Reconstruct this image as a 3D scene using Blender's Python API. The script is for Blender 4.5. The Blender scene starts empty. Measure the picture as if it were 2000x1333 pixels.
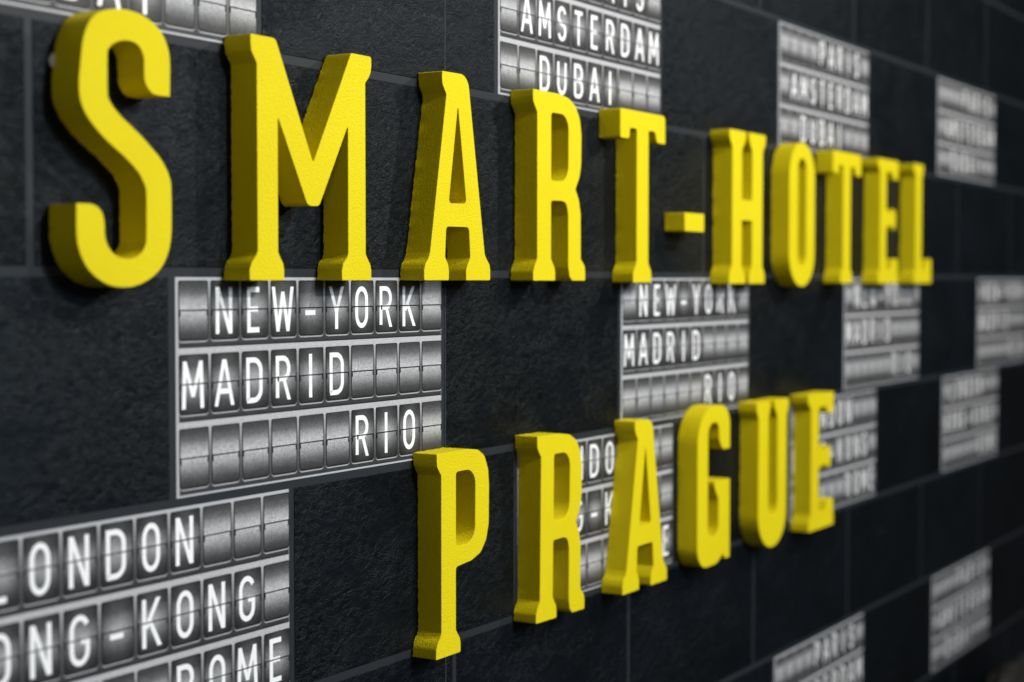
import bpy, bmesh, math, random
from mathutils import Vector, Matrix
from mathutils.geometry import tessellate_polygon
random.seed(7)
scene = bpy.context.scene
C = scene.collection

# ------------------------------------------------------------------ camera
CAM_POS = Vector((0.0, -1.42876, 0.0))
FW = Vector((0.85215136, 0.52196017, -0.03735816)); RT = Vector((0.522334865, -0.852740399, 0.000316956)); UP = Vector((0.03169138, 0.01978357, 0.99930189))
cd = bpy.data.cameras.new('camera'); cam = bpy.data.objects.new('camera', cd); C.objects.link(cam)
cd.sensor_fit = 'HORIZONTAL'; cd.sensor_width = 36.0; cd.lens = 57.6
cd.clip_start = 0.05; cd.clip_end = 100
B = -FW
cam.matrix_world = Matrix(((RT.x, UP.x, B.x, CAM_POS.x), (RT.y, UP.y, B.y, CAM_POS.y), (RT.z, UP.z, B.z, CAM_POS.z), (0, 0, 0, 1)))
cd.dof.use_dof = True; cd.dof.focus_distance = 2.42; cd.dof.aperture_fstop = 2.25; cd.dof.aperture_blades = 0
scene.camera = cam
scene.render.resolution_x = 1024; scene.render.resolution_y = 682

# ------------------------------------------------------------------ world + lamps
w = bpy.data.worlds.new('World'); scene.world = w; w.use_nodes = True
w.node_tree.nodes['Background'].inputs[0].default_value = (0.95, 0.97, 1.0, 1)
w.node_tree.nodes['Background'].inputs[1].default_value = 0.03
def area(name, loc, target, size, power, col):
    l = bpy.data.lights.new(name, 'AREA'); l.shape = 'DISK'; l.size = size; l.energy = power; l.color = col
    o = bpy.data.objects.new(name, l); C.objects.link(o); o.location = loc
    d = Vector(target) - Vector(loc); o.rotation_euler = d.to_track_quat('-Z', 'Y').to_euler(); return o
area('ceiling_lamp', (2.60, -2.0, 1.85), (2.1, 0, -0.3), 0.16, 34, (1.0, 0.97, 0.91))
area('ceiling_lamp', (2.15, -2.9, 1.45), (1.9, 0, -0.9), 0.20, 63, (1.0, 0.975, 0.93))
area('ceiling_lamp', (4.90, -2.2, 2.00), (4.9, 0, 0.1), 0.20, 62, (1.0, 0.96, 0.88))  # added fill lamp, unseen, brightens the far right panels and letters
area('window_light', (3.0, -5.6, 1.70), (1.4, 0, -0.5), 1.1, 120, (0.70, 0.85, 1.0))
area('side_fill_light', (-2.2, -3.2, 0.9), (2.0, 0, -0.1), 1.6, 22, (1.0, 0.97, 0.92))  # added fill without a known source, lifts the left sides of the letters
vs = scene.view_settings
vs.view_transform = 'Standard'; vs.look = 'None'; vs.exposure = 0.04; vs.gamma = 1.0; vs.use_curve_mapping = False

# ------------------------------------------------------------------ materials
def newmat(name):
    m = bpy.data.materials.new(name); m.use_nodes = True
    nt = m.node_tree; b = nt.nodes['Principled BSDF']; return m, nt, b
def N(nt, t, **kw):
    n = nt.nodes.new(t)
    for k, v in kw.items():
        if hasattr(n, k): setattr(n, k, v)
        else: n.inputs[k].default_value = v
    return n
def L(nt, a, b): nt.links.new(a, b)
def ramp(nt, fac, stops):
    r = N(nt, 'ShaderNodeValToRGB'); e = r.color_ramp.elements
    while len(e) < len(stops): e.new(0.5)
    for el, (p, c) in zip(e, stops):
        el.position = p; el.color = (c, c, c, 1) if not isinstance(c, tuple) else (*c, 1)
    L(nt, fac, r.inputs['Fac']); return r.outputs['Color']
def bump(nt, b, h, strength, dist):
    n = N(nt, 'ShaderNodeBump'); n.inputs['Strength'].default_value = strength; n.inputs['Distance'].default_value = dist
    L(nt, h, n.inputs['Height']); L(nt, n.outputs[0], b.inputs['Normal'])
def mathn(nt, op, a, b):
    n = N(nt, 'ShaderNodeMath', operation=op)
    for i, v in enumerate((a, b)):
        if isinstance(v, (int, float)): n.inputs[i].default_value = v
        else: L(nt, v, n.inputs[i])
    return n.outputs[0]
def noise(nt, co, scale, detail=4, rough=0.55, dist=0.0):
    n = N(nt, 'ShaderNodeTexNoise'); n.inputs['Scale'].default_value = scale; n.inputs['Detail'].default_value = detail
    n.inputs['Roughness'].default_value = rough; n.inputs['Distortion'].default_value = dist
    L(nt, co, n.inputs['Vector']); return n.outputs['Fac']

def mat_yellow():
    m, nt, b = newmat('yellow_painted_foam')
    g = N(nt, 'ShaderNodeNewGeometry'); P = g.outputs['Position']
    fine = noise(nt, P, 640, 3, 0.6); mid = noise(nt, P, 330, 3, 0.6); big = noise(nt, P, 9, 3)
    v = N(nt, 'ShaderNodeTexVoronoi'); v.inputs['Scale'].default_value = 150; L(nt, P, v.inputs['Vector'])
    pit = ramp(nt, v.outputs['Distance'], [(0.0, 0.0), (0.13, 1.0)])
    gate = ramp(nt, noise(nt, P, 60, 2), [(0.56, 1.0), (0.62, 0.0)])     # pits come in patches
    pits = mathn(nt, 'MAXIMUM', pit, gate)
    # vertical hot-wire streaks, on the cut sides only
    mp = N(nt, 'ShaderNodeMapping'); mp.inputs['Scale'].default_value = (60, 420, 14); L(nt, P, mp.inputs['Vector'])
    streak = noise(nt, mp.outputs[0], 1.0, 3)
    sep = N(nt, 'ShaderNodeSeparateXYZ'); L(nt, g.outputs['True Normal'], sep.inputs[0])
    side = mathn(nt, 'SUBTRACT', 1.0, mathn(nt, 'ABSOLUTE', sep.outputs['Y'], 0))
    h = mathn(nt, 'ADD', mathn(nt, 'MULTIPLY', fine, 0.5), mathn(nt, 'MULTIPLY', mid, 0.7))
    h = mathn(nt, 'ADD', h, mathn(nt, 'MULTIPLY', pits, 0.25))
    h = mathn(nt, 'ADD', h, mathn(nt, 'MULTIPLY', mathn(nt, 'MULTIPLY', streak, side), 0.3))
    bump(nt, b, h, 0.72, 0.0024)
    mx = N(nt, 'ShaderNodeMix', data_type='RGBA'); L(nt, ramp(nt, big, [(0.3, 0.0), (0.7, 1.0)]), mx.inputs[0])
    mx.inputs[6].default_value = (0.710, 0.575, 0.004, 1); mx.inputs[7].default_value = (0.735, 0.605, 0.006, 1)
    mx2 = N(nt, 'ShaderNodeMix', data_type='RGBA', blend_type='MULTIPLY'); mx2.inputs[0].default_value = 1.0
    L(nt, mx.outputs[2], mx2.inputs[6]); L(nt, ramp(nt, mathn(nt, 'MULTIPLY', pits, 1.0), [(0.0, 0.6), (1.0, 1.0)]), mx2.inputs[7])
    L(nt, mx2.outputs[2], b.inputs['Base Color'])
    b.inputs['Roughness'].default_value = 0.65; b.inputs['Specular IOR Level'].default_value = 0.13
    return m
def mat_tile():
    m, nt, b = newmat('dark_slate_print')
    g = N(nt, 'ShaderNodeNewGeometry'); P = g.outputs['Position']
    oi = N(nt, 'ShaderNodeObjectInfo'); off = N(nt, 'ShaderNodeVectorMath', operation='MULTIPLY_ADD')
    cx = N(nt, 'ShaderNodeCombineXYZ')
    for i in range(3): L(nt, mathn(nt, 'MULTIPLY', oi.outputs['Random'], 37.0 + 11 * i), cx.inputs[i])
    off.operation = 'ADD'; L(nt, P, off.inputs[0]); L(nt, cx.outputs[0], off.inputs[1]); Q = off.outputs[0]
    # rotated, stretched coordinates: creases run diagonally up to the right
    mp = N(nt, 'ShaderNodeMapping'); mp.inputs['Rotation'].default_value = (0, math.radians(38), 0); mp.inputs['Scale'].default_value = (0.72, 1, 1.15); L(nt, Q, mp.inputs['Vector'])
    R = mp.outputs[0]
    n1 = noise(nt, R, 19, 6, 0.60, 1.3); n2 = noise(nt, R, 74, 5, 0.62, 1.0); n3 = noise(nt, P, 480, 3, 0.6)
    rid = ramp(nt, n1, [(0.40, 0.35), (0.48, 0.55), (0.505, 1.0), (0.53, 0.5), (0.66, 0.2)])
    rid2 = ramp(nt, n2, [(0.38, 0.0), (0.5, 1.0), (0.62, 0.15)])
    h = mathn(nt, 'ADD', mathn(nt, 'MULTIPLY', rid, 0.55), mathn(nt, 'MULTIPLY', rid2, 0.40))
    h = mathn(nt, 'MULTIPLY', h, ramp(nt, noise(nt, R, 7.0, 3, 0.6, 0.4), [(0.36, 0.22), (0.62, 1.0)]))
    h = mathn(nt, 'ADD', h, mathn(nt, 'MULTIPLY', noise(nt, R, 11, 3, 0.5, 0.5), 0.9))
    h = mathn(nt, 'ADD', h, mathn(nt, 'MULTIPLY', n3, 0.07))
    bump(nt, b, h, 0.80, 0.0026)
    tone = noise(nt, R, 5.0, 4, 0.6)
    col = ramp(nt, tone, [(0.30, (0.0010, 0.0018, 0.0027)), (0.70, (0.0030, 0.0048, 0.0072))])
    tv = N(nt, 'ShaderNodeMix', data_type='RGBA', blend_type='MULTIPLY'); tv.inputs[0].default_value = 1.0
    L(nt, col, tv.inputs[6]); L(nt, mathn(nt, 'ADD', mathn(nt, 'MULTIPLY', oi.outputs['Random'], 0.5), 0.75), tv.inputs[7])
    L(nt, tv.outputs[2], b.inputs['Base Color']); b.inputs['Specular Tint'].default_value = (0.82, 0.93, 1.0, 1)
    rr = ramp(nt, n2, [(0.3, 0.36), (0.7, 0.54)]); L(nt, rr, b.inputs['Roughness'])
    b.inputs['Specular IOR Level'].default_value = 0.18
    return m
def mat_plain(name, col, rough=0.5, spec=0.4, grain=0.0, var=0.0):
    m, nt, b = newmat(name)
    b.inputs['Roughness'].default_value = rough; b.inputs['Specular IOR Level'].default_value = spec
    g = N(nt, 'ShaderNodeNewGeometry'); P = g.outputs['Position']
    n = noise(nt, P, 900, 2); n2 = noise(nt, P, 40, 3)
    mx = N(nt, 'ShaderNodeMix', data_type='RGBA', blend_type='MULTIPLY'); mx.inputs[0].default_value = 1.0
    mx.inputs[6].default_value = (*col, 1)
    f = mathn(nt, 'ADD', mathn(nt, 'MULTIPLY', n, grain), mathn(nt, 'MULTIPLY', n2, var))
    f = mathn(nt, 'ADD', f, 1.0 - 0.5 * (grain + var))
    L(nt, f, mx.inputs[7]); L(nt, mx.outputs[2], b.inputs['Base Color'])
    bump(nt, b, n, 0.12, 0.0006)
    return m
def mat_print(name, stops, zlo, zhi, tint=(1, 1, 1), grain=0.5, halo=False, halfw=0.0255):
    """flat ink print: a vertical tone ramp in the piece's own coordinates, plus halftone grain"""
    m, nt, b = newmat(name)
    tc = N(nt, 'ShaderNodeTexCoord'); sep = N(nt, 'ShaderNodeSeparateXYZ'); L(nt, tc.outputs['Object'], sep.inputs[0])
    mr = N(nt, 'ShaderNodeMapRange'); mr.inputs['From Min'].default_value = zlo; mr.inputs['From Max'].default_value = zhi
    L(nt, sep.outputs['Z'], mr.inputs['Value'])
    g = N(nt, 'ShaderNodeNewGeometry'); P = g.outputs['Position']
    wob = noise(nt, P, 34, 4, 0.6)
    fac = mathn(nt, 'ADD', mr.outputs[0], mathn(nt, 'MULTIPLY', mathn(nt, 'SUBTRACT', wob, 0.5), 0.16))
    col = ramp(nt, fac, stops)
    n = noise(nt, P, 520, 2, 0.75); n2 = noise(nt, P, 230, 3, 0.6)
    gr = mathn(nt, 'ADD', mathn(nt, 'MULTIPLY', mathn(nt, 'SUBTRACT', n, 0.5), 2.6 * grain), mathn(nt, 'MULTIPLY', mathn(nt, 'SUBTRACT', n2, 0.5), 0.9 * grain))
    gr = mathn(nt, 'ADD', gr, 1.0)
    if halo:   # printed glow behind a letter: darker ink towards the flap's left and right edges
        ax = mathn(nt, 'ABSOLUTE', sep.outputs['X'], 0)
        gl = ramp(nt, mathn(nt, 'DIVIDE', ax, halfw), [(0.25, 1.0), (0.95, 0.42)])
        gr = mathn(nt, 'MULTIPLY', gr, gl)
    mx = N(nt, 'ShaderNodeMix', data_type='RGBA', blend_type='MULTIPLY'); mx.inputs[0].default_value = 1.0
    L(nt, col, mx.inputs[6]); L(nt, gr, mx.inputs[7])
    mt = N(nt, 'ShaderNodeMix', data_type='RGBA', blend_type='MULTIPLY'); mt.inputs[0].default_value = 1.0
    L(nt, mx.outputs[2], mt.inputs[6]); mt.inputs[7].default_value = (*tint, 1)
    L(nt, mt.outputs[2], b.inputs['Base Color'])
    b.inputs['Roughness'].default_value = 0.48; b.inputs['Specular IOR Level'].default_value = 0.35
    bump(nt, b, n2, 0.14, 0.0008)
    return m

M_Y = mat_yellow(); M_T = mat_tile()
M_G = mat_plain('dark_grey_joint', (0.021, 0.024, 0.028), 0.5, 0.22, 0.10, 0.10)
M_SEAM = mat_plain('paper_seam', (0.075, 0.083, 0.095), 0.5, 0.3)
M_FR = mat_plain('light_grey_frame_print', (0.44, 0.445, 0.46), 0.5, 0.35, 0.25, 0.15)
M_RIM = mat_plain('light_rim_print', (0.40, 0.405, 0.415), 0.5, 0.35, 0.25, 0.2)
M_BK = mat_plain('black_ink', (0.012, 0.011, 0.013), 0.5, 0.3, 0.2)
M_W = mat_plain('white_ink', (0.90, 0.90, 0.90), 0.45, 0.35, 0.02)
M_GLUE = mat_plain('white_adhesive', (0.75, 0.75, 0.72), 0.6, 0.2)
M_ROW = mat_print('row_channel_print', [(0.0, 0.028), (0.14, 0.055), (0.45, 0.13), (0.78, 0.33), (0.93, 0.45)], -0.0465, 0.0465, (1, 1, 1.03), 0.35)
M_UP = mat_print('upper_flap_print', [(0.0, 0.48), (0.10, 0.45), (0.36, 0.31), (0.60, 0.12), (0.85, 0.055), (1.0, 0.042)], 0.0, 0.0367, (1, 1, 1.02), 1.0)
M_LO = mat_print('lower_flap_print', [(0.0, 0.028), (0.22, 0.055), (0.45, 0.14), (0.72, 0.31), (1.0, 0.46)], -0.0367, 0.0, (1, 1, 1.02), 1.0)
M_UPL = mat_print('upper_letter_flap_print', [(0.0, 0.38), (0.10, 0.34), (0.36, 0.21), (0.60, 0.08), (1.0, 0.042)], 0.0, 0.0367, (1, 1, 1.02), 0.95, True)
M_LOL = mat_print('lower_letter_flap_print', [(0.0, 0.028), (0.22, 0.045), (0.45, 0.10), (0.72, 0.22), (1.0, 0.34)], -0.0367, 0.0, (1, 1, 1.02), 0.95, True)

# ------------------------------------------------------------------ outline helpers (x right, z up)
def roundpoly(pts, seg=6):
    out = []; n = len(pts)
    for i, p in enumerate(pts):
        r = p[2] if len(p) > 2 else 0
        v = Vector(p[:2])
        if r <= 0: out.append(v); continue
        a = Vector(pts[i - 1][:2]); c = Vector(pts[(i + 1) % n][:2])
        d1 = a - v; d2 = c - v; l1, l2 = d1.length, d2.length; d1 /= l1; d2 /= l2
        ang = math.acos(max(-1, min(1, d1.dot(d2))))
        if ang > math.pi - 0.02: out.append(v); continue
        t = min(r / math.tan(ang / 2), l1 * 0.49, l2 * 0.49); rr = t * math.tan(ang / 2)
        bis = (d1 + d2).normalized(); ce = v + bis * (rr / math.sin(ang / 2))
        s = v + d1 * t - ce; e = v + d2 * t - ce
        a0 = math.atan2(s.y, s.x); a1 = math.atan2(e.y, e.x); da = (a1 - a0 + math.pi) % (2 * math.pi) - math.pi
        k = max(3, int(seg * max(1, rr / 12)))
        for j in range(k + 1):
            t_ = a0 + da * j / k; out.append(ce + Vector((math.cos(t_), math.sin(t_))) * rr)
    return out
def catmull(pts, corners, sub=4):
    out = []; n = len(pts); P = [Vector(p) for p in pts]
    for i in range(n):
        p1, p2 = P[i], P[(i + 1) % n]
        p0 = P[i - 1] if i not in corners else p1
        p3 = P[(i + 2) % n] if (i + 1) % n not in corners else p2
        for j in range(sub):
            t = j / sub
            out.append(0.5 * ((2 * p1) + (p2 - p0) * t + (2 * p0 - 5 * p1 + 4 * p2 - p3) * t * t + (3 * p1 - p0 - 3 * p2 + p3) * t ** 3))
    return out
def resample(pts, maxlen):
    out = []; n = len(pts)
    for i in range(n):
        a, b = pts[i], pts[(i + 1) % n]; d = (b - a).length
        if d < 1e-4: continue
        k = max(1, math.ceil(d / maxlen))
        for j in range(k): out.append(a.lerp(b, j / k))
    return out
def area2(p): return sum(p[i - 1].x * p[i].y - p[i].x * p[i - 1].y for i in range(len(p)))
def inset(p, d):      # moves every vertex to the left of travel (inwards for a CCW loop)
    out = []; n = len(p)
    for i in range(n):
        e1 = (p[i] - p[i - 1]).normalized(); e2 = (p[(i + 1) % n] - p[i]).normalized()
        n1 = Vector((-e1.y, e1.x)); n2 = Vector((-e2.y, e2.x)); m = n1 + n2
        if m.length < 0.3: m = n1.copy()
        m.normalize(); out.append(p[i] + m * d / max(0.5, m.dot(n1)))
    return out

DEP = 0.0458; BACK = 0.0025
def letter_mesh(name, outer, holes=()):
    """solid letter cut from foam: outlines in mm, front at -DEP, softened front edge, ragged back edge"""
    loops = []
    for k, lp in enumerate([outer] + list(holes)):
        lp = [Vector(v) * 0.001 for v in lp]
        if (area2(lp) > 0) != (k == 0): lp = lp[::-1]
        loops.append(resample(lp, 0.0042))
    V = []; F = []; front = []
    for lp in loops:
        n = len(lp); ins = inset(lp, 0.0007)
        rings = [(ins, -DEP), (inset(lp, 0.0002), -DEP + 0.0002), (lp, -DEP + 0.0008), (lp, -DEP + 0.0016), (lp, -DEP * 0.5), (lp, -BACK - 0.0035), (lp, -BACK)]
        base = len(V)
        for ri, (rg, y) in enumerate(rings):
            nn = inset(lp, 1.0)
            for i, q in enumerate(rg):
                j = Vector((0, 0)); yy = y
                if ri == 6:
                    o = (lp[i] - nn[i]).normalized(); a = random.gauss(0, 0.20) if random.random() < 0.88 else random.uniform(0.4, 0.9)
                    j = o * 0.001 * a; yy = y + random.uniform(-0.0007, 0.0007)
                elif ri == 5:
                    o = (lp[i] - nn[i]).normalized(); j = o * 0.001 * random.gauss(0, 0.06)
                V.append((q.x + j.x, yy, q.y + j.y))
        for ri in range(6):
            for i in range(n):
                a = base + ri * n + i; b = base + ri * n + (i + 1) % n
                F.append((a, a + n, b + n, b))
        front.append((base, ins)); 
    idx = []; polys = []
    for base, ins in front:
        polys.append([Vector((q.x, q.y, 0)) for q in ins]); idx += [base + i for i in range(len(ins))]
    for t in tessellate_polygon(polys):
        a, b, c = (idx[i] for i in t)
        va, vb, vc = (Vector((V[i][0], V[i][2])) for i in (a, b, c))
        if (vb - va).cross(vc - va) < 0: b, c = c, b
        F.append((a, b, c))
    polysb = []; idxb = []
    for (base, ins), lp in zip(front, loops):
        n = len(ins); polysb.append([Vector((V[base + 6 * n + i][0], V[base + 6 * n + i][2], 0)) for i in range(n)]); idxb += [base + 6 * n + i for i in range(n)]
    for t in tessellate_polygon(polysb):
        a, b, c = (idxb[i] for i in t)
        va, vb, vc = (Vector((V[i][0], V[i][2])) for i in (a, b, c))
        if (vb - va).cross(vc - va) > 0: b, c = c, b
        F.append((a, b, c))
    me = bpy.data.meshes.new(name); me.from_pydata(V, [], F); me.materials.append(M_Y)
    bm = bmesh.new(); bm.from_mesh(me); bmesh.ops.recalc_face_normals(bm, faces=bm.faces); bm.to_mesh(me); bm.free()
    for p in me.polygons: p.use_smooth = True
    me.set_sharp_from_angle(angle=math.radians(34))
    for p in me.polygons:
        if abs(p.normal.y) > 0.999: p.use_smooth = False
    return me
def link(name, me, parent=None, loc=None):
    o = bpy.data.objects.new(name, me); C.objects.link(o)
    if parent: o.parent = parent
    if loc: o.location = loc
    return o
def tag(o, label, cat, group=None, kind=None):
    o['label'] = label; o['category'] = cat
    if group: o['group'] = group
    if kind: o['kind'] = kind

# ------------------------------------------------------------------ the wall: grey joint ground with slate tiles set on it
def box_mesh(name, w_, h_, y0, y1, mat, ch=0.0006):
    """thin slab w x h centred on origin, back at y0, face at y1 (y1<y0), chamfered face"""
    V = []; a, b = w_ / 2, h_ / 2
    for (i, y) in ((0, y0), (0, y1 + ch), (ch, y1)):
        V += [(-a + i, y, -b + i), (a - i, y, -b + i), (a - i, y, b - i), (-a + i, y, b - i)]
    F = []
    for r in (0, 4):
        for i in range(4): F.append((r + i, r + (i + 1) % 4, r + 4 + (i + 1) % 4, r + 4 + i))
    F.append((8, 9, 10, 11)); F.append((3, 2, 1, 0))
    me = bpy.data.meshes.new(name); me.from_pydata(V, [], F); me.materials.append(mat); return me

bmw = bmesh.new()
X0, X1, Z0, Z1 = 0.2, 7.4, -1.74, 1.46
vv = [bmw.verts.new(p) for p in ((X0, 0, Z0), (X1, 0, Z0), (X1, 0, Z1), (X0, 0, Z1), (X0, 0.12, Z0), (X1, 0.12, Z0), (X1, 0.12, Z1), (X0, 0.12, Z1))]
for f in ((0, 1, 2, 3), (5, 4, 7, 6), (4, 0, 3, 7), (1, 5, 6, 2), (3, 2, 6, 7), (4, 5, 1, 0)): bmw.faces.new([vv[i] for i in f])
wm = bpy.data.meshes.new('wall'); bmw.to_mesh(wm); bmw.free(); wm.materials.append(M_G)
wall = link('wall', wm)
tag(wall, 'dark slate tiled wall with grey joints behind the yellow letters', 'wall', kind='structure')

PITCH = 0.289; GR = 0.0120; TH = PITCH - GR
BW = 0.594; PER = 1.1965                                   # board width, board-to-board distance
TOPS = {'Z2': 1.160, 'Z': 0.871, 'A': 0.582, 'B': 0.2925, 'C': 0.003, 'D': -0.2865, 'E': -0.5755, 'F': -0.8640, 'G': -1.153, 'G2': -1.442}
BOARDS = {'A': [1.089, 2.2874, 3.4850, 4.6790], 'C': [1.5255, 2.7225, 3.9195, 5.1100], 'D': [1.1517, 2.3490, 3.5660, 4.7500], 'F': [3.4800, 4.6700]}
def tile(u0, u1, top, h=TH):
    if u1 - u0 < 0.05: return
    t = link('tile', box_mesh('tile', u1 - u0, h, 0.004, -0.0011, M_T), wall, ((u0 + u1) / 2, 0, top - h / 2))
    return t
def plain_row(top, first, n, pitch=0.5983):
    for k in range(n): tile(first + k * pitch + GR / 2, first + (k + 1) * pitch - GR / 2, top)
plain_row(TOPS['Z2'], 0.95, 10); plain_row(TOPS['Z'], 0.98, 10); plain_row(TOPS['B'], 0.6947, 10)
plain_row(TOPS['E'], 0.957, 10, 0.600); plain_row(TOPS['G'], 0.70, 10); plain_row(TOPS['G2'], 0.90, 10)
for row, bl in BOARDS.items():
    tile(bl[0] - PER + BW + GR, bl[0] - GR, TOPS[row])
    if row == 'F': tile(bl[0] - PER - GR, bl[0] - PER + BW, TOPS[row]); tile(bl[0] - 2 * PER + BW + GR, bl[0] - PER - GR * 2, TOPS[row])
    for k, b0 in enumerate(bl):
        nx = bl[k + 1] if k + 1 < len(bl) else b0 + PER
        tile(b0 + BW + GR, nx - GR, TOPS[row])
    e = bl[-1] + PER
    tile(e, e + BW, TOPS[row]); 
sm = bpy.data.meshes.new('seam'); sm.from_pydata([(-0.0005, 0, -1.6), (0.0005, 0, -1.6), (0.0005, 0, 1.4), (-0.0005, 0, 1.4)], [], [(0, 1, 2, 3)]); sm.materials.append(M_SEAM)
link('paper_seam', sm, wall, (2.1305, -0.0016, 0))

# ------------------------------------------------------------------ split-flap panels printed on the wall
CW, CH = 0.0512, 0.0735; CP = 0.0594
def flat(name, loops_mats, mats):
    """stack of flat printed shapes: [(outline(list of Vector), y, mat index)]"""
    V = []; F = []; MI = []
    for lp, y, mi in loops_mats:
        if area2(lp) < 0: lp = lp[::-1]
        b = len(V); V += [(q.x, y, q.y) for q in lp]
        F.append(tuple(b + i for i in range(len(lp)))); MI.append(mi)
    me = bpy.data.meshes.new(name); me.from_pydata(V, [], F)
    for m in mats: me.materials.append(m)
    for p, mi in zip(me.polygons, MI): p.material_index = mi
    return me
def rrect(x0, x1, z0, z1, rbl, rbr, rtr, rtl): return roundpoly([(x0, z0, rbl), (x1, z0, rbr), (x1, z1, rtr), (x0, z1, rtl)], 4)
YB = -0.0012            # panel face
hw, hh = CW / 2, CH / 2
well_me = flat('flap_well', [(rrect(-hw - .0019, hw + .0019, -hh - .0040, hh + .0020, .006, .006, .004, .004), 0, 0),
                             (rrect(-hw - .0018, hw + .0018, -hh - .0023, hh + .0011, .005, .005, .003, .003), -0.00012, 1)], [M_RIM, M_BK])
UPP = rrect(-hw, hw, 0.0006, hh, .0004, .0004, .003, .003); LOP = rrect(-hw, hw, -hh, -0.0006, .0045, .0045, .0004, .0004)
up_me = flat('upper_flap', [(UPP, 0, 0)], [M_UP]); lo_me = flat('lower_flap', [(LOP, 0, 0)], [M_LO])
upl_me = flat('upper_flap', [(UPP, 0, 0)], [M_UPL]); lol_me = flat('lower_flap', [(LOP, 0, 0)], [M_LOL])
def R4(x0, x1, z0, z1): return [Vector((x0, z0)), Vector((x1, z0)), Vector((x1, z1)), Vector((x0, z1))]
hinge_me = flat('hinge_line', [(R4(-hw - .0008, hw + .0008, -.00085, .00085), 0, 0), (R4(-hw - .0010, -hw + .0016, -.0075, -.0009), 0, 0), (R4(hw - .0016, hw + .0010, -.0075, -.0009), 0, 0)], [M_BK])

# stroke letters of the flaps, in units: x -1..1 (half width), z -1..1 (half height)
def arc(cx, cz, rx, rz, a0, a1, k=9): return [(cx + rx * math.cos(math.radians(a0 + (a1 - a0) * i / k)), cz + rz * math.sin(math.radians(a0 + (a1 - a0) * i / k))) for i in range(k + 1)]
GL = {  # width mm, strokes
 'A': (31, [[(-1, -1), (-.06, 1)], [(.06, 1), (1, -1)], [(-.58, -.42), (.58, -.42)]]),
 'B': (25, [[(-1, -1), (-1, 1), (.1, 1)] + arc(.1, .52, .85, .48, 90, -90) + [(-1, .04)], [(.1, .04)] + arc(.1, -.48, .95, .52, 90, -90) + [(-1, -1)]]),
 'D': (26, [[(-1, -1), (-1, 1), (-.1, 1)] + arc(-.1, .45, 1.1, .55, 90, 0) + arc(-.1, -.45, 1.1, .55, 0, -90) + [(-.1, -1), (-1.18, -1)]]),
 'E': (21, [[(1, 1), (-1, 1), (-1, -1), (1, -1)], [(-1, .03), (.75, .03)]]),
 'G': (25, [arc(0, .45, 1, .55, 25, 180) + arc(0, -.45, 1, .55, 180, 360) + [(1, -.05), (.15, -.05)]]),
 'H': (27, [[(-1, -1), (-1, 1)], [(1, -1), (1, 1)], [(-1, 0), (1, 0)]]),
 'I': (2, [[(0, -1), (0, 1)]]),
 'K': (26, [[(-1, -1), (-1, 1)], [(.85, 1), (-.75, -.12)], [(-.35, .12), (1, -1)]]),
 'L': (21, [[(-1, 1), (-1, -1), (1, -1)]]),
 'M': (34, [[(-1, -1), (-.86, 1)], [(-.86, 1), (0, -.45)], [(0, -.45), (.86, 1)], [(.86, 1), (1, -1)]]),
 'N': (25, [[(-1, -1), (-1, 1)], [(-.92, 1), (.92, -1)], [(1, -1), (1, 1)]]),
 'O': (24, [arc(0, .40, 1, .60, 0, 180, 12) + arc(0, -.40, 1, .60, 180, 360, 12) + [(1, .40)]]),
 'P': (24, [[(-1, -1), (-1, 1), (.0, 1)] + arc(.0, .46, 1, .54, 90, -90) + [(-1, -.08)]]),
 'R': (24, [[(-1, -1), (-1, 1), (.0, 1)] + arc(.0, .48, 1, .52, 90, -90) + [(-1, -.04)], [(.10, -.10), (1, -1)]]),
 'S': (23, [arc(0, .48, 1, .52, 20, 180) + arc(.0, .48, 1, .52, 180, 235, 3) + [(.45, -.10)] + arc(0, -.48, 1, .52, 40, -90, 8) + arc(0, -.48, 1, .52, -90, -160, 5)]),
 'T': (28, [[(-1, 1), (1, 1)], [(0, 1), (0, -1)]]),
 'U': (25, [[(-1, 1), (-1, -.4)] + arc(0, -.4, 1, .6, 180, 360) + [(1, 1)]]),
 'W': (39, [[(-1, 1), (-.54, -1)], [(-.54, -1), (0, .75)], [(0, .75), (.54, -1)], [(.54, -1), (1, 1)]]),
 'Y': (27, [[(-1, 1), (0, -.15)], [(1, 1), (0, -.15)], [(0, -.0), (0, -1)]]),
 '-': (22, [[(-1, -.22), (1, -.22)]]),
}
def ribbon(pts, t, closed=False):
    p = [Vector(q) for q in pts]; q = [p[0]]
    for v in p[1:]:
        if (v - q[-1]).length > 1e-5: q.append(v)
    if (q[0] - q[-1]).length < 1e-4: q.pop(); closed = True
    n = len(q); Ls = []; Rs = []
    for i in range(n):
        d1 = (q[i] - q[i - 1]).normalized() if (i > 0 or closed) else None
        d2 = (q[(i + 1) % n] - q[i]).normalized() if (i < n - 1 or closed) else None
        if d1 is None: d1 = d2
        if d2 is None: d2 = d1
        n1 = Vector((-d1.y, d1.x)); n2 = Vector((-d2.y, d2.x)); m = n1 + n2
        if m.length < 0.25: m = n1.copy()
        m.normalize(); k = (t / 2) / max(0.42, m.dot(n1)); Ls.append(q[i] + m * k); Rs.append(q[i] - m * k)
    return Ls, Rs, closed
glyphs = {}
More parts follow.
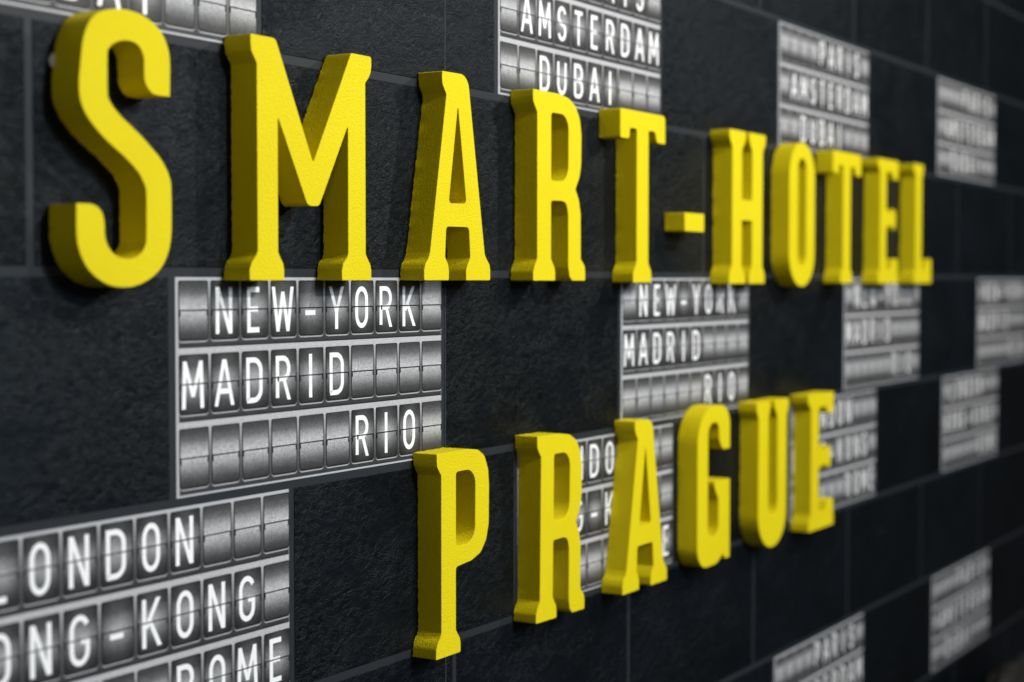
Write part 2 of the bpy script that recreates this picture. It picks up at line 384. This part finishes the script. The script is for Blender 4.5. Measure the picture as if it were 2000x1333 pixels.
for ch, (wmm, strokes) in GL.items():
    V = []; F = []; ht = 0.0302; t = 0.0069
    for si, st in enumerate(strokes):
        tt = t if ch != '-' else 0.0066
        pts = [(x * wmm * 0.0005, z * (ht - t / 2) - 0.0010) for x, z in st]
        if len(pts) == 2 and abs(pts[0][1] - pts[1][1]) > 0.004:      # straight stem or diagonal: ends cut level
            (x0, z0), (x1, z1) = pts; s0 = 1 if z0 > z1 else -1; sl = (x1 - x0) / (z1 - z0)
            e = t / 2; ze0 = z0 + s0 * e; ze1 = z1 - s0 * e
            h2 = (tt / 2) * math.hypot(1, sl) * (1.0 if abs(sl) < .05 else 0.94); xa = x0 + sl * (ze0 - z0) * 0.3; xb = x1 + sl * (ze1 - z1) * 0.3; y = -0.00003 * si
            b = len(V); V += [(xa - h2, y, ze0), (xa + h2, y, ze0), (xb + h2, y, ze1), (xb - h2, y, ze1)]; F.append((b, b + 1, b + 2, b + 3)); continue
        Ls, Rs, cl = ribbon(pts, tt); b = len(V); n = len(Ls); y = -0.00003 * si
        for a, c in zip(Ls, Rs):      # keep the caps flat at cap height and baseline
            V.append((a.x, y, max(-ht - .001, min(ht - .001, a.y)))); V.append((c.x, y, max(-ht - .001, min(ht - .001, c.y))))
        for i in range(n if cl else n - 1):
            j = (i + 1) % n; F.append((b + 2 * i, b + 2 * i + 1, b + 2 * j + 1, b + 2 * j))
    me = bpy.data.meshes.new('flap_letter'); me.from_pydata(V, [], F); me.materials.append(M_W)
    glyphs[ch] = me
TEXT = {'A': [(4, 'PARIS'), (1, 'AMSTERDAM'), (2, 'DUBAI')], 'C': [(1, 'NEW-YORK'), (0, 'MADRID'), (6, 'RIO')], 'D': [(1, 'LONDON'), (0, 'HONG-KONG'), (6, 'ROME')]}
TEXT['F'] = TEXT['A']
row_cuts = []
def panel_meshes():
    H = 0.278
    pm = box_mesh('panel', BW, H, 0.004, YB, M_FR, 0.0004)
    rows = []
    for r in range(3):
        ct = -0.005 - 0.0935 * r                                # cell top below panel top
        zt = min(-0.0032, ct + 0.0092); zb = max(-H + 0.0014, ct - CH - 0.0094); zc = ct - CH / 2
        rows.append((flat('row_channel', [(R4(0.0052, BW - 0.0012, zt - zc, zb - zc), 0, 0)], [M_ROW]), zc, ct))
        # orientation check is done in flat()
    return pm, rows
PM, ROWS = panel_meshes()
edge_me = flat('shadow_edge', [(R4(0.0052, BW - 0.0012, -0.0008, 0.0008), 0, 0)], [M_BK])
def board(row, u0, label):
    top = TOPS[row]; H = 0.278
    e = bpy.data.objects.new('split_flap_panel', None); C.objects.link(e); e.empty_display_size = 0.05
    e.location = (u0, 0, top - H)
    tag(e, label, 'display panel', 'printed split flap panels on the wall')
    link('panel', PM, e, (BW / 2, 0, H / 2))
    for r, (rm, zc, ct) in enumerate(ROWS):
        z = H + zc
        link('row_channel', rm, e, (0, YB - 0.00020, z))
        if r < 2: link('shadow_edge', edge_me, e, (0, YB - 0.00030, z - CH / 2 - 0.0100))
        s, word = TEXT[row][r]
        for k in range(10):
            ch = word[k - s] if s <= k < s + len(word) else None
            x = 0.0074 + CP * k + CW / 2 - 0.0006
            cell = link('flap_well', well_me, e, (x, YB - 0.00035, z))
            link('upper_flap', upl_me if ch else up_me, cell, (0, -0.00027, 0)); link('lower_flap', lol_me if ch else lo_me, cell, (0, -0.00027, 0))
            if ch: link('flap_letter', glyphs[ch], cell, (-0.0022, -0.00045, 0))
            link('hinge_line', hinge_me, cell, (0, -0.00070, 0))
LB = {
 'A': ['Paris Amsterdam Dubai panel cut off by top picture edge above the yellow S',
       'Paris Amsterdam Dubai panel just above the yellow R and T of the top word',
       'Paris Amsterdam Dubai panel above the yellow O and second T of the top word',
       'blurred Paris Amsterdam Dubai panel at upper right beyond the final yellow L'],
 'C': ['sharp New-York Madrid Rio panel directly under the yellow M and A',
       'New-York Madrid Rio panel below the hyphen, above the yellow A and G',
       'New-York Madrid Rio panel below the yellow T, E and L ending the top word',
       'blurred New-York Madrid Rio panel cut off by the right picture edge'],
 'D': ['London Hong-Kong Rome panel in the bottom left corner of the picture',
       'London Hong-Kong Rome panel mostly hidden behind the yellow R and A of the lower word',
       'London Hong-Kong Rome panel behind the last yellow E of the lower word',
       'blurred London Hong-Kong Rome panel far right, on a level with the lower word'],
 'F': ['Paris Amsterdam Dubai panel cut off by the bottom picture edge below the yellow E',
       'blurred dim Paris Amsterdam Dubai panel in the bottom right corner'],
}
for row, bl in BOARDS.items():
    for u0, lb in zip(bl, LB[row]): board(row, u0, lb)

# ------------------------------------------------------------------ yellow letters (outlines in mm, foot line at 0)
def footR(b, o=13): return [(b, 37, 6), (b + o * .38, 30), (b + o * .85, 22), (b + o, 14), (b + o, 0, 2.5)]          # going down the right side of a stem
def footL(a, o=13): return [(a - o, 0, 2), (a - o, 14), (a - o * .72, 24), (a - o * .2, 32), (a, 38, 6)]              # going up the left side
def topL(a, o=12, H=315): return [(a, H - 36, 6), (a - o * .45, H - 29), (a - o * .9, H - 21), (a - o, H - 12), (a - o, H, 1.5)]
def topR(b, o=12, H=315): return [(b + o, H, 2.5), (b + o, H - 12), (b + o * .9, H - 20), (b + o * .4, H - 29), (b, H - 37, 6)]
def rp(*parts):
    pts = []
    for p in parts: pts += p if isinstance(p, list) else [p]
    return roundpoly(pts)
S_PTS = [(6.4,235.6),(8.3,250.7),(11.1,271),(14.6,285.2),(22.4,300.2),(32.8,310.4),(46.7,317.1),(69.5,321.8),(87.4,322.2),(105.5,320.1),(123.8,313.5),(138.7,303.6),(148,290.2),(152.6,274.8),(152.9,250.9),(152.2,228.4),(128.5,228.2),(120.1,231),(112.8,238),(109.4,247.7),(109.4,264.6),(108.2,272.3),(103.2,280.8),(94.2,285.6),(81.5,286.6),(69.1,284.4),(58.4,279.3),(52.2,273),(50.5,265.6),(50.2,224.9),(52.4,216.2),(59.3,207.9),(71.6,198.2),(85.8,189.4),(103.9,178),(121.2,165),(133.3,155.6),(143.2,145),(150.1,133.6),(153.6,119.9),(153.7,73.1),(151.2,52),(145.3,36.8),(135.6,23.3),(120.5,12.0),(101.9,4.1),(83.6,.4),(65.7,.2),(48.1,3.2),(30.8,11),(17.2,21.3),(8.9,32.6),(2.8,46.3),(.4,61.2),(.4,94.8),(14.7,95.2),(25,94.8),(33.5,91.7),(40.3,85.2),(43.3,75.1),(43.9,62.3),(45.4,54.7),(50.3,45.8),(59,38.3),(71.4,33.7),(84,33.1),(94.9,36.1),(103.6,41.5),(108.8,49.5),(110.8,58.7),(111.2,108.7),(108.7,120.4),(100,133.2),(85.3,145.3),(71.1,154.8),(57,163),(43.1,172.2),(28.4,183.7),(17,195.3),(9.6,207.2),(6.4,220.6)]
def g_S(): return catmull(S_PTS, {15, 54}, 3), []
def g_M():
    return rp((4, 315, 2), (53.5, 315, 9), (131, 158, 2), (216, 315, 5), [(263, 315, 4), (263, 301), (261, 292), (256, 284), (248.5, 277, 5)], footR(248.5), (193.5, 0, 2), [(193.5, 14), (197, 24), (205, 31), (208, 37, 5)],
              (208.3, 214, 1), (143.5, 100, 11), (119, 100, 11), (57.5, 214, 1), footR(57, 12), (0, 0, 2), [(0, 14), (5, 24), (13, 32), (16, 38, 5)], topL(16)[:-1]), []
def g_A():
    o = rp((49, 315, 2), (119.5, 316, 24), (168, 41, 6), (174, 33), (182, 25), (184, 17), (184, 0, 3), (114.5, 0, 2), (114.5, 16), (119.5, 26), (126.5, 35, 5), (122.5, 82, 7), (59.5, 81.5, 7), (56.5, 35, 5), (64, 25), (66.6, 17), (66.6, 0, 3), (0.5, 0, 2), (0.5, 16), (4, 25), (12, 33), (16, 42, 6), (60.5, 281, 6), (55, 288), (50, 295), (48.5, 304))
    return o, [rp((92, 268, 1), (115.5, 118, 6), (66.5, 117, 6))]
def g_R():
    o = rp((0, 315, 1.5), (84, 315), (118, 311, 20), (142, 300, 22), (158, 279, 25), (164, 250, 30), (163, 200, 30), (157, 178, 20), (143, 157.5, 3), (155, 139, 15), (161.5, 115, 20), (162, 37, 5), (169, 32), (176, 25), (178, 15), (178, 0, 3), (132, 0, 4), (123, 7, 6), (118.5, 23, 10), (118, 112, 8), (112, 132, 12), (96, 135, 8), (59.7, 134, 5), footR(59.7, 14), (1, 0, 2), (1, 15), (6, 25), (14, 36, 6), topL(14, 14)[:-1])
    return o, [rp((60, 281.5, 6), (119, 281.5, 26), (118, 168, 34), (60, 168, 6))]
def g_P():
    o = rp((3, 313, 1.5), (86, 313.5), (118, 310, 18), (137, 299, 18), (148, 276, 20), (150.5, 250, 20), (149.5, 190, 30), (142, 165, 22), (126, 147, 22), (100, 138, 18), (55, 134, 6), footR(55, 13), (0, 0, 2), (1, 16), (5.5, 25), (12, 32), (15, 39, 6), (15, 279, 6), (10, 285), (4, 293), (3, 303))
    return o, [rp((55.5, 281, 6), (111, 281, 25), (109.5, 166, 36), (55.5, 166, 5))]
def g_T():
    return rp((0, 315, 2.5), (182, 315, 9), (183, 262, 3), (148, 262, 9), (140, 282, 7), (113, 282, 5), footR(113), (52, 0, 3), (52, 16), (56, 24), (62, 31), (65.5, 38, 6), (65.5, 282, 5), (37, 282, 7), (37, 262, 9), (0, 262, 3)), []
def g_hyphen(): return rp((0, 0, 2), (89, 0, 2), (89, 36, 2), (0, 36, 2)), []
def g_H():
    return rp((0, 315, 2), (85, 315, 3), [(84, 300), (78, 290), (70, 282), (65, 276, 5)], (65, 173, 5), (119, 173, 5), [(119, 276, 5), (114, 282), (107, 290), (102, 302), (102, 315, 3)], topR(175, 15), footR(175), (104, 0, 3), [(104, 14), (108, 24), (116, 32), (119, 38, 5)], (119, 131, 5), (65, 131, 5), [(65, 37, 5), (70, 31), (80, 22), (83, 14), (83, 0, 3)], (1, 0, 2), [(1, 14), (5, 24), (12, 32), (15.5, 38, 5)], (15.5, 278, 5), (10, 286), (3, 295), (0, 304)), []
def g_O(): return rp((0, -5, 76), (155, -5, 76), (155, 320, 76), (0, 320, 76)), [rp((52, 42, 24.5), (102, 42, 24.5), (102, 284, 24.5), (52, 284, 24.5))]
def g_E():
    return rp((2, 315, 2), (167, 315, 4), (166, 266, 3), (128, 266, 10), (116, 283, 6), (71, 283, 5), (71, 190, 6), (81, 181, 4), (126, 181, 3), (134, 192, 3), (147, 184, 6), (150, 163), (147, 143, 6), (134, 135, 3), (126, 146, 3), (81, 146, 4), (71, 137, 6),
              (71, 36, 5), (112, 36, 7), (124, 63, 8), (167, 63, 3), (170, 0, 3), (8, 0, 2), (8, 15), (12, 25), (19, 32), (22, 39, 6), (22, 278, 6), (16, 286), (5, 294), (2, 304)), []
def g_L():
    return rp((0, 315, 2), (84, 315, 3), (84, 302), (80, 291), (71, 278, 6), (71, 36, 5), (106, 36, 7), (118, 65, 8), (160, 65, 3), (162, 0, 3), (8, 0, 2), (8, 15), (12, 25), (17, 32), (20, 39, 6), (20, 278, 6), (14, 286), (4, 294), (0, 304)), []
def g_G():
    return rp((0, -5, 74), (92, -4, 50), (126, 12, 1), (134, 1, 3), (157, 1, 3), (157, 165, 3), (80, 165, 2), (81, 156), (88, 144), (97, 133), (101, 124, 5), (101, 52, 25), (50, 52, 25), (50, 286, 26), (102, 286, 26), (104, 250, 8), (113, 236, 8), (126, 228, 8), (157, 228, 4), (157, 320, 76), (0, 320, 76)), []
def g_U():
    return rp((0, 315, 2), (76, 315, 3), (76, 302), (72, 292), (65, 277, 6), (66, 62, 25), (116, 62, 25), (116, 277, 6), (107, 288), (98, 300), (97, 315, 3), (181, 315, 3), (181, 302), (177, 291), (169, 277, 6), (168, -7, 78), (9, -7, 78), (11, 277, 6), (6, 286), (1, 295), (0, 304)), []
MESH = {}
def put(name_mesh, fn, u, z, label, group, sx=1.0, sz=1.0, tilt=0.0):
    if name_mesh not in MESH:
        o, h = fn(); MESH[name_mesh] = letter_mesh(name_mesh, o, h)
    ob = link('foam_letter', MESH[name_mesh], None, (u, 0, z)); ob.scale = (sx, 1, sz); ob.rotation_euler = (0, math.radians(tilt), 0)
    tag(ob, label, 'letter', group); return ob
G1 = 'yellow letters of the top word'; G2 = 'yellow letters of the lower word'
s = put('letter_S', g_S, 1.319, -0.009, 'yellow foam letter S, first of the top word', G1)
put('letter_M', g_M, 1.615, -0.001, 'yellow foam letter M between the S and the A', G1)
put('letter_A', g_A, 2.008, -0.001, 'yellow foam letter A between the M and the R of the top word', G1)
put('letter_R', g_R, 2.324, -0.0015, 'yellow foam letter R between the A and the T of the top word', G1)
put('letter_T', g_T, 2.632, -0.005, 'yellow foam letter T just left of the yellow hyphen', G1)
put('hyphen', g_hyphen, 2.902, 0.0950, 'small yellow foam hyphen between the T and the H', G1).name = 'foam_hyphen'
put('letter_H', g_H, 3.113, -0.008, 'yellow foam letter H just right of the hyphen', G1, 1.0, 1.01)
put('letter_O', g_O, 3.440, -0.010, 'yellow foam letter O between the H and the second T', G1)
put('letter_T', g_T, 3.712, -0.008, 'yellow foam letter T between the O and the E, second T of the top word', G1, 1.07, 1.0)
put('letter_E', g_E, 4.030, -0.009, 'yellow foam letter E between the second T and the L of the top word', G1, 0.97, 1.01)
put('letter_L', g_L, 4.321, -0.009, 'yellow foam letter L, last of the top word', G1, 0.99, 1.02)
put('letter_P', g_P, 2.038, -0.576, 'yellow foam letter P, first of the lower word', G2)
put('letter_R', g_R, 2.334, -0.574, 'yellow foam letter R after the P in the lower word', G2, 0.94, 0.995, 0.9)
put('letter_A', g_A, 2.645, -0.577, 'yellow foam letter A between the R and the G of the lower word', G2)
put('letter_G', g_G, 2.966, -0.576, 'yellow foam letter G in the middle of the lower word', G2)
put('letter_U', g_U, 3.264, -0.579, 'yellow foam letter U between the G and the E of the lower word', G2)
put('letter_E', g_E, 3.561, -0.584, 'yellow foam letter E, last of the lower word', G2, 1.0, 1.01)
# a dab of white adhesive squeezed out behind the S
bm = bmesh.new(); bmesh.ops.create_icosphere(bm, subdivisions=3, radius=1.0)
for v in bm.verts:
    v.co = Vector((v.co.x * 0.006, v.co.y * 0.0018, v.co.z * 0.008)) * (1 + 0.12 * math.sin(5 * v.co.x + 3 * v.co.z))
gm = bpy.data.meshes.new('adhesive_dab'); bm.to_mesh(gm); bm.free(); gm.materials.append(M_GLUE)
for p in gm.polygons: p.use_smooth = True
link('adhesive_dab', gm, s, (0.0085, -0.0030, 0.2585))

# the soft black thing that fills the last corner of the picture, in front of the wall
M_BLK = mat_plain('black_fabric', (0.014, 0.013, 0.012), 0.7, 0.25, 0.3, 0.6)
from mathutils import noise as mnoise
bm = bmesh.new(); bmesh.ops.create_icosphere(bm, subdivisions=5, radius=1.0)
for v in bm.verts:
    d = v.co.normalized(); q = Vector((d.x * 1.6, d.y * 1.6, d.z * 1.6))
    f = 1 + 0.16 * mnoise.noise(q * 1.4) + 0.07 * mnoise.noise(q * 3.5) + 0.025 * mnoise.noise(q * 9)
    sq = lambda c, e: math.copysign(abs(c) ** e, c)          # plump, slightly boxy cushion
    v.co = Vector((0.32 * sq(d.x, 0.75), 0.075 * sq(d.y, 0.8), 0.22 * sq(d.z, 0.75))) * f
bm_m = bpy.data.meshes.new('black_cushion'); bm.to_mesh(bm_m); bm.free(); bm_m.materials.append(M_BLK)
for p in bm_m.polygons: p.use_smooth = True
cu = link('black_cushion', bm_m, None, (5.20, -0.105, -1.43))
tag(cu, 'soft black shape almost lost in the extreme bottom right corner', 'cushion')
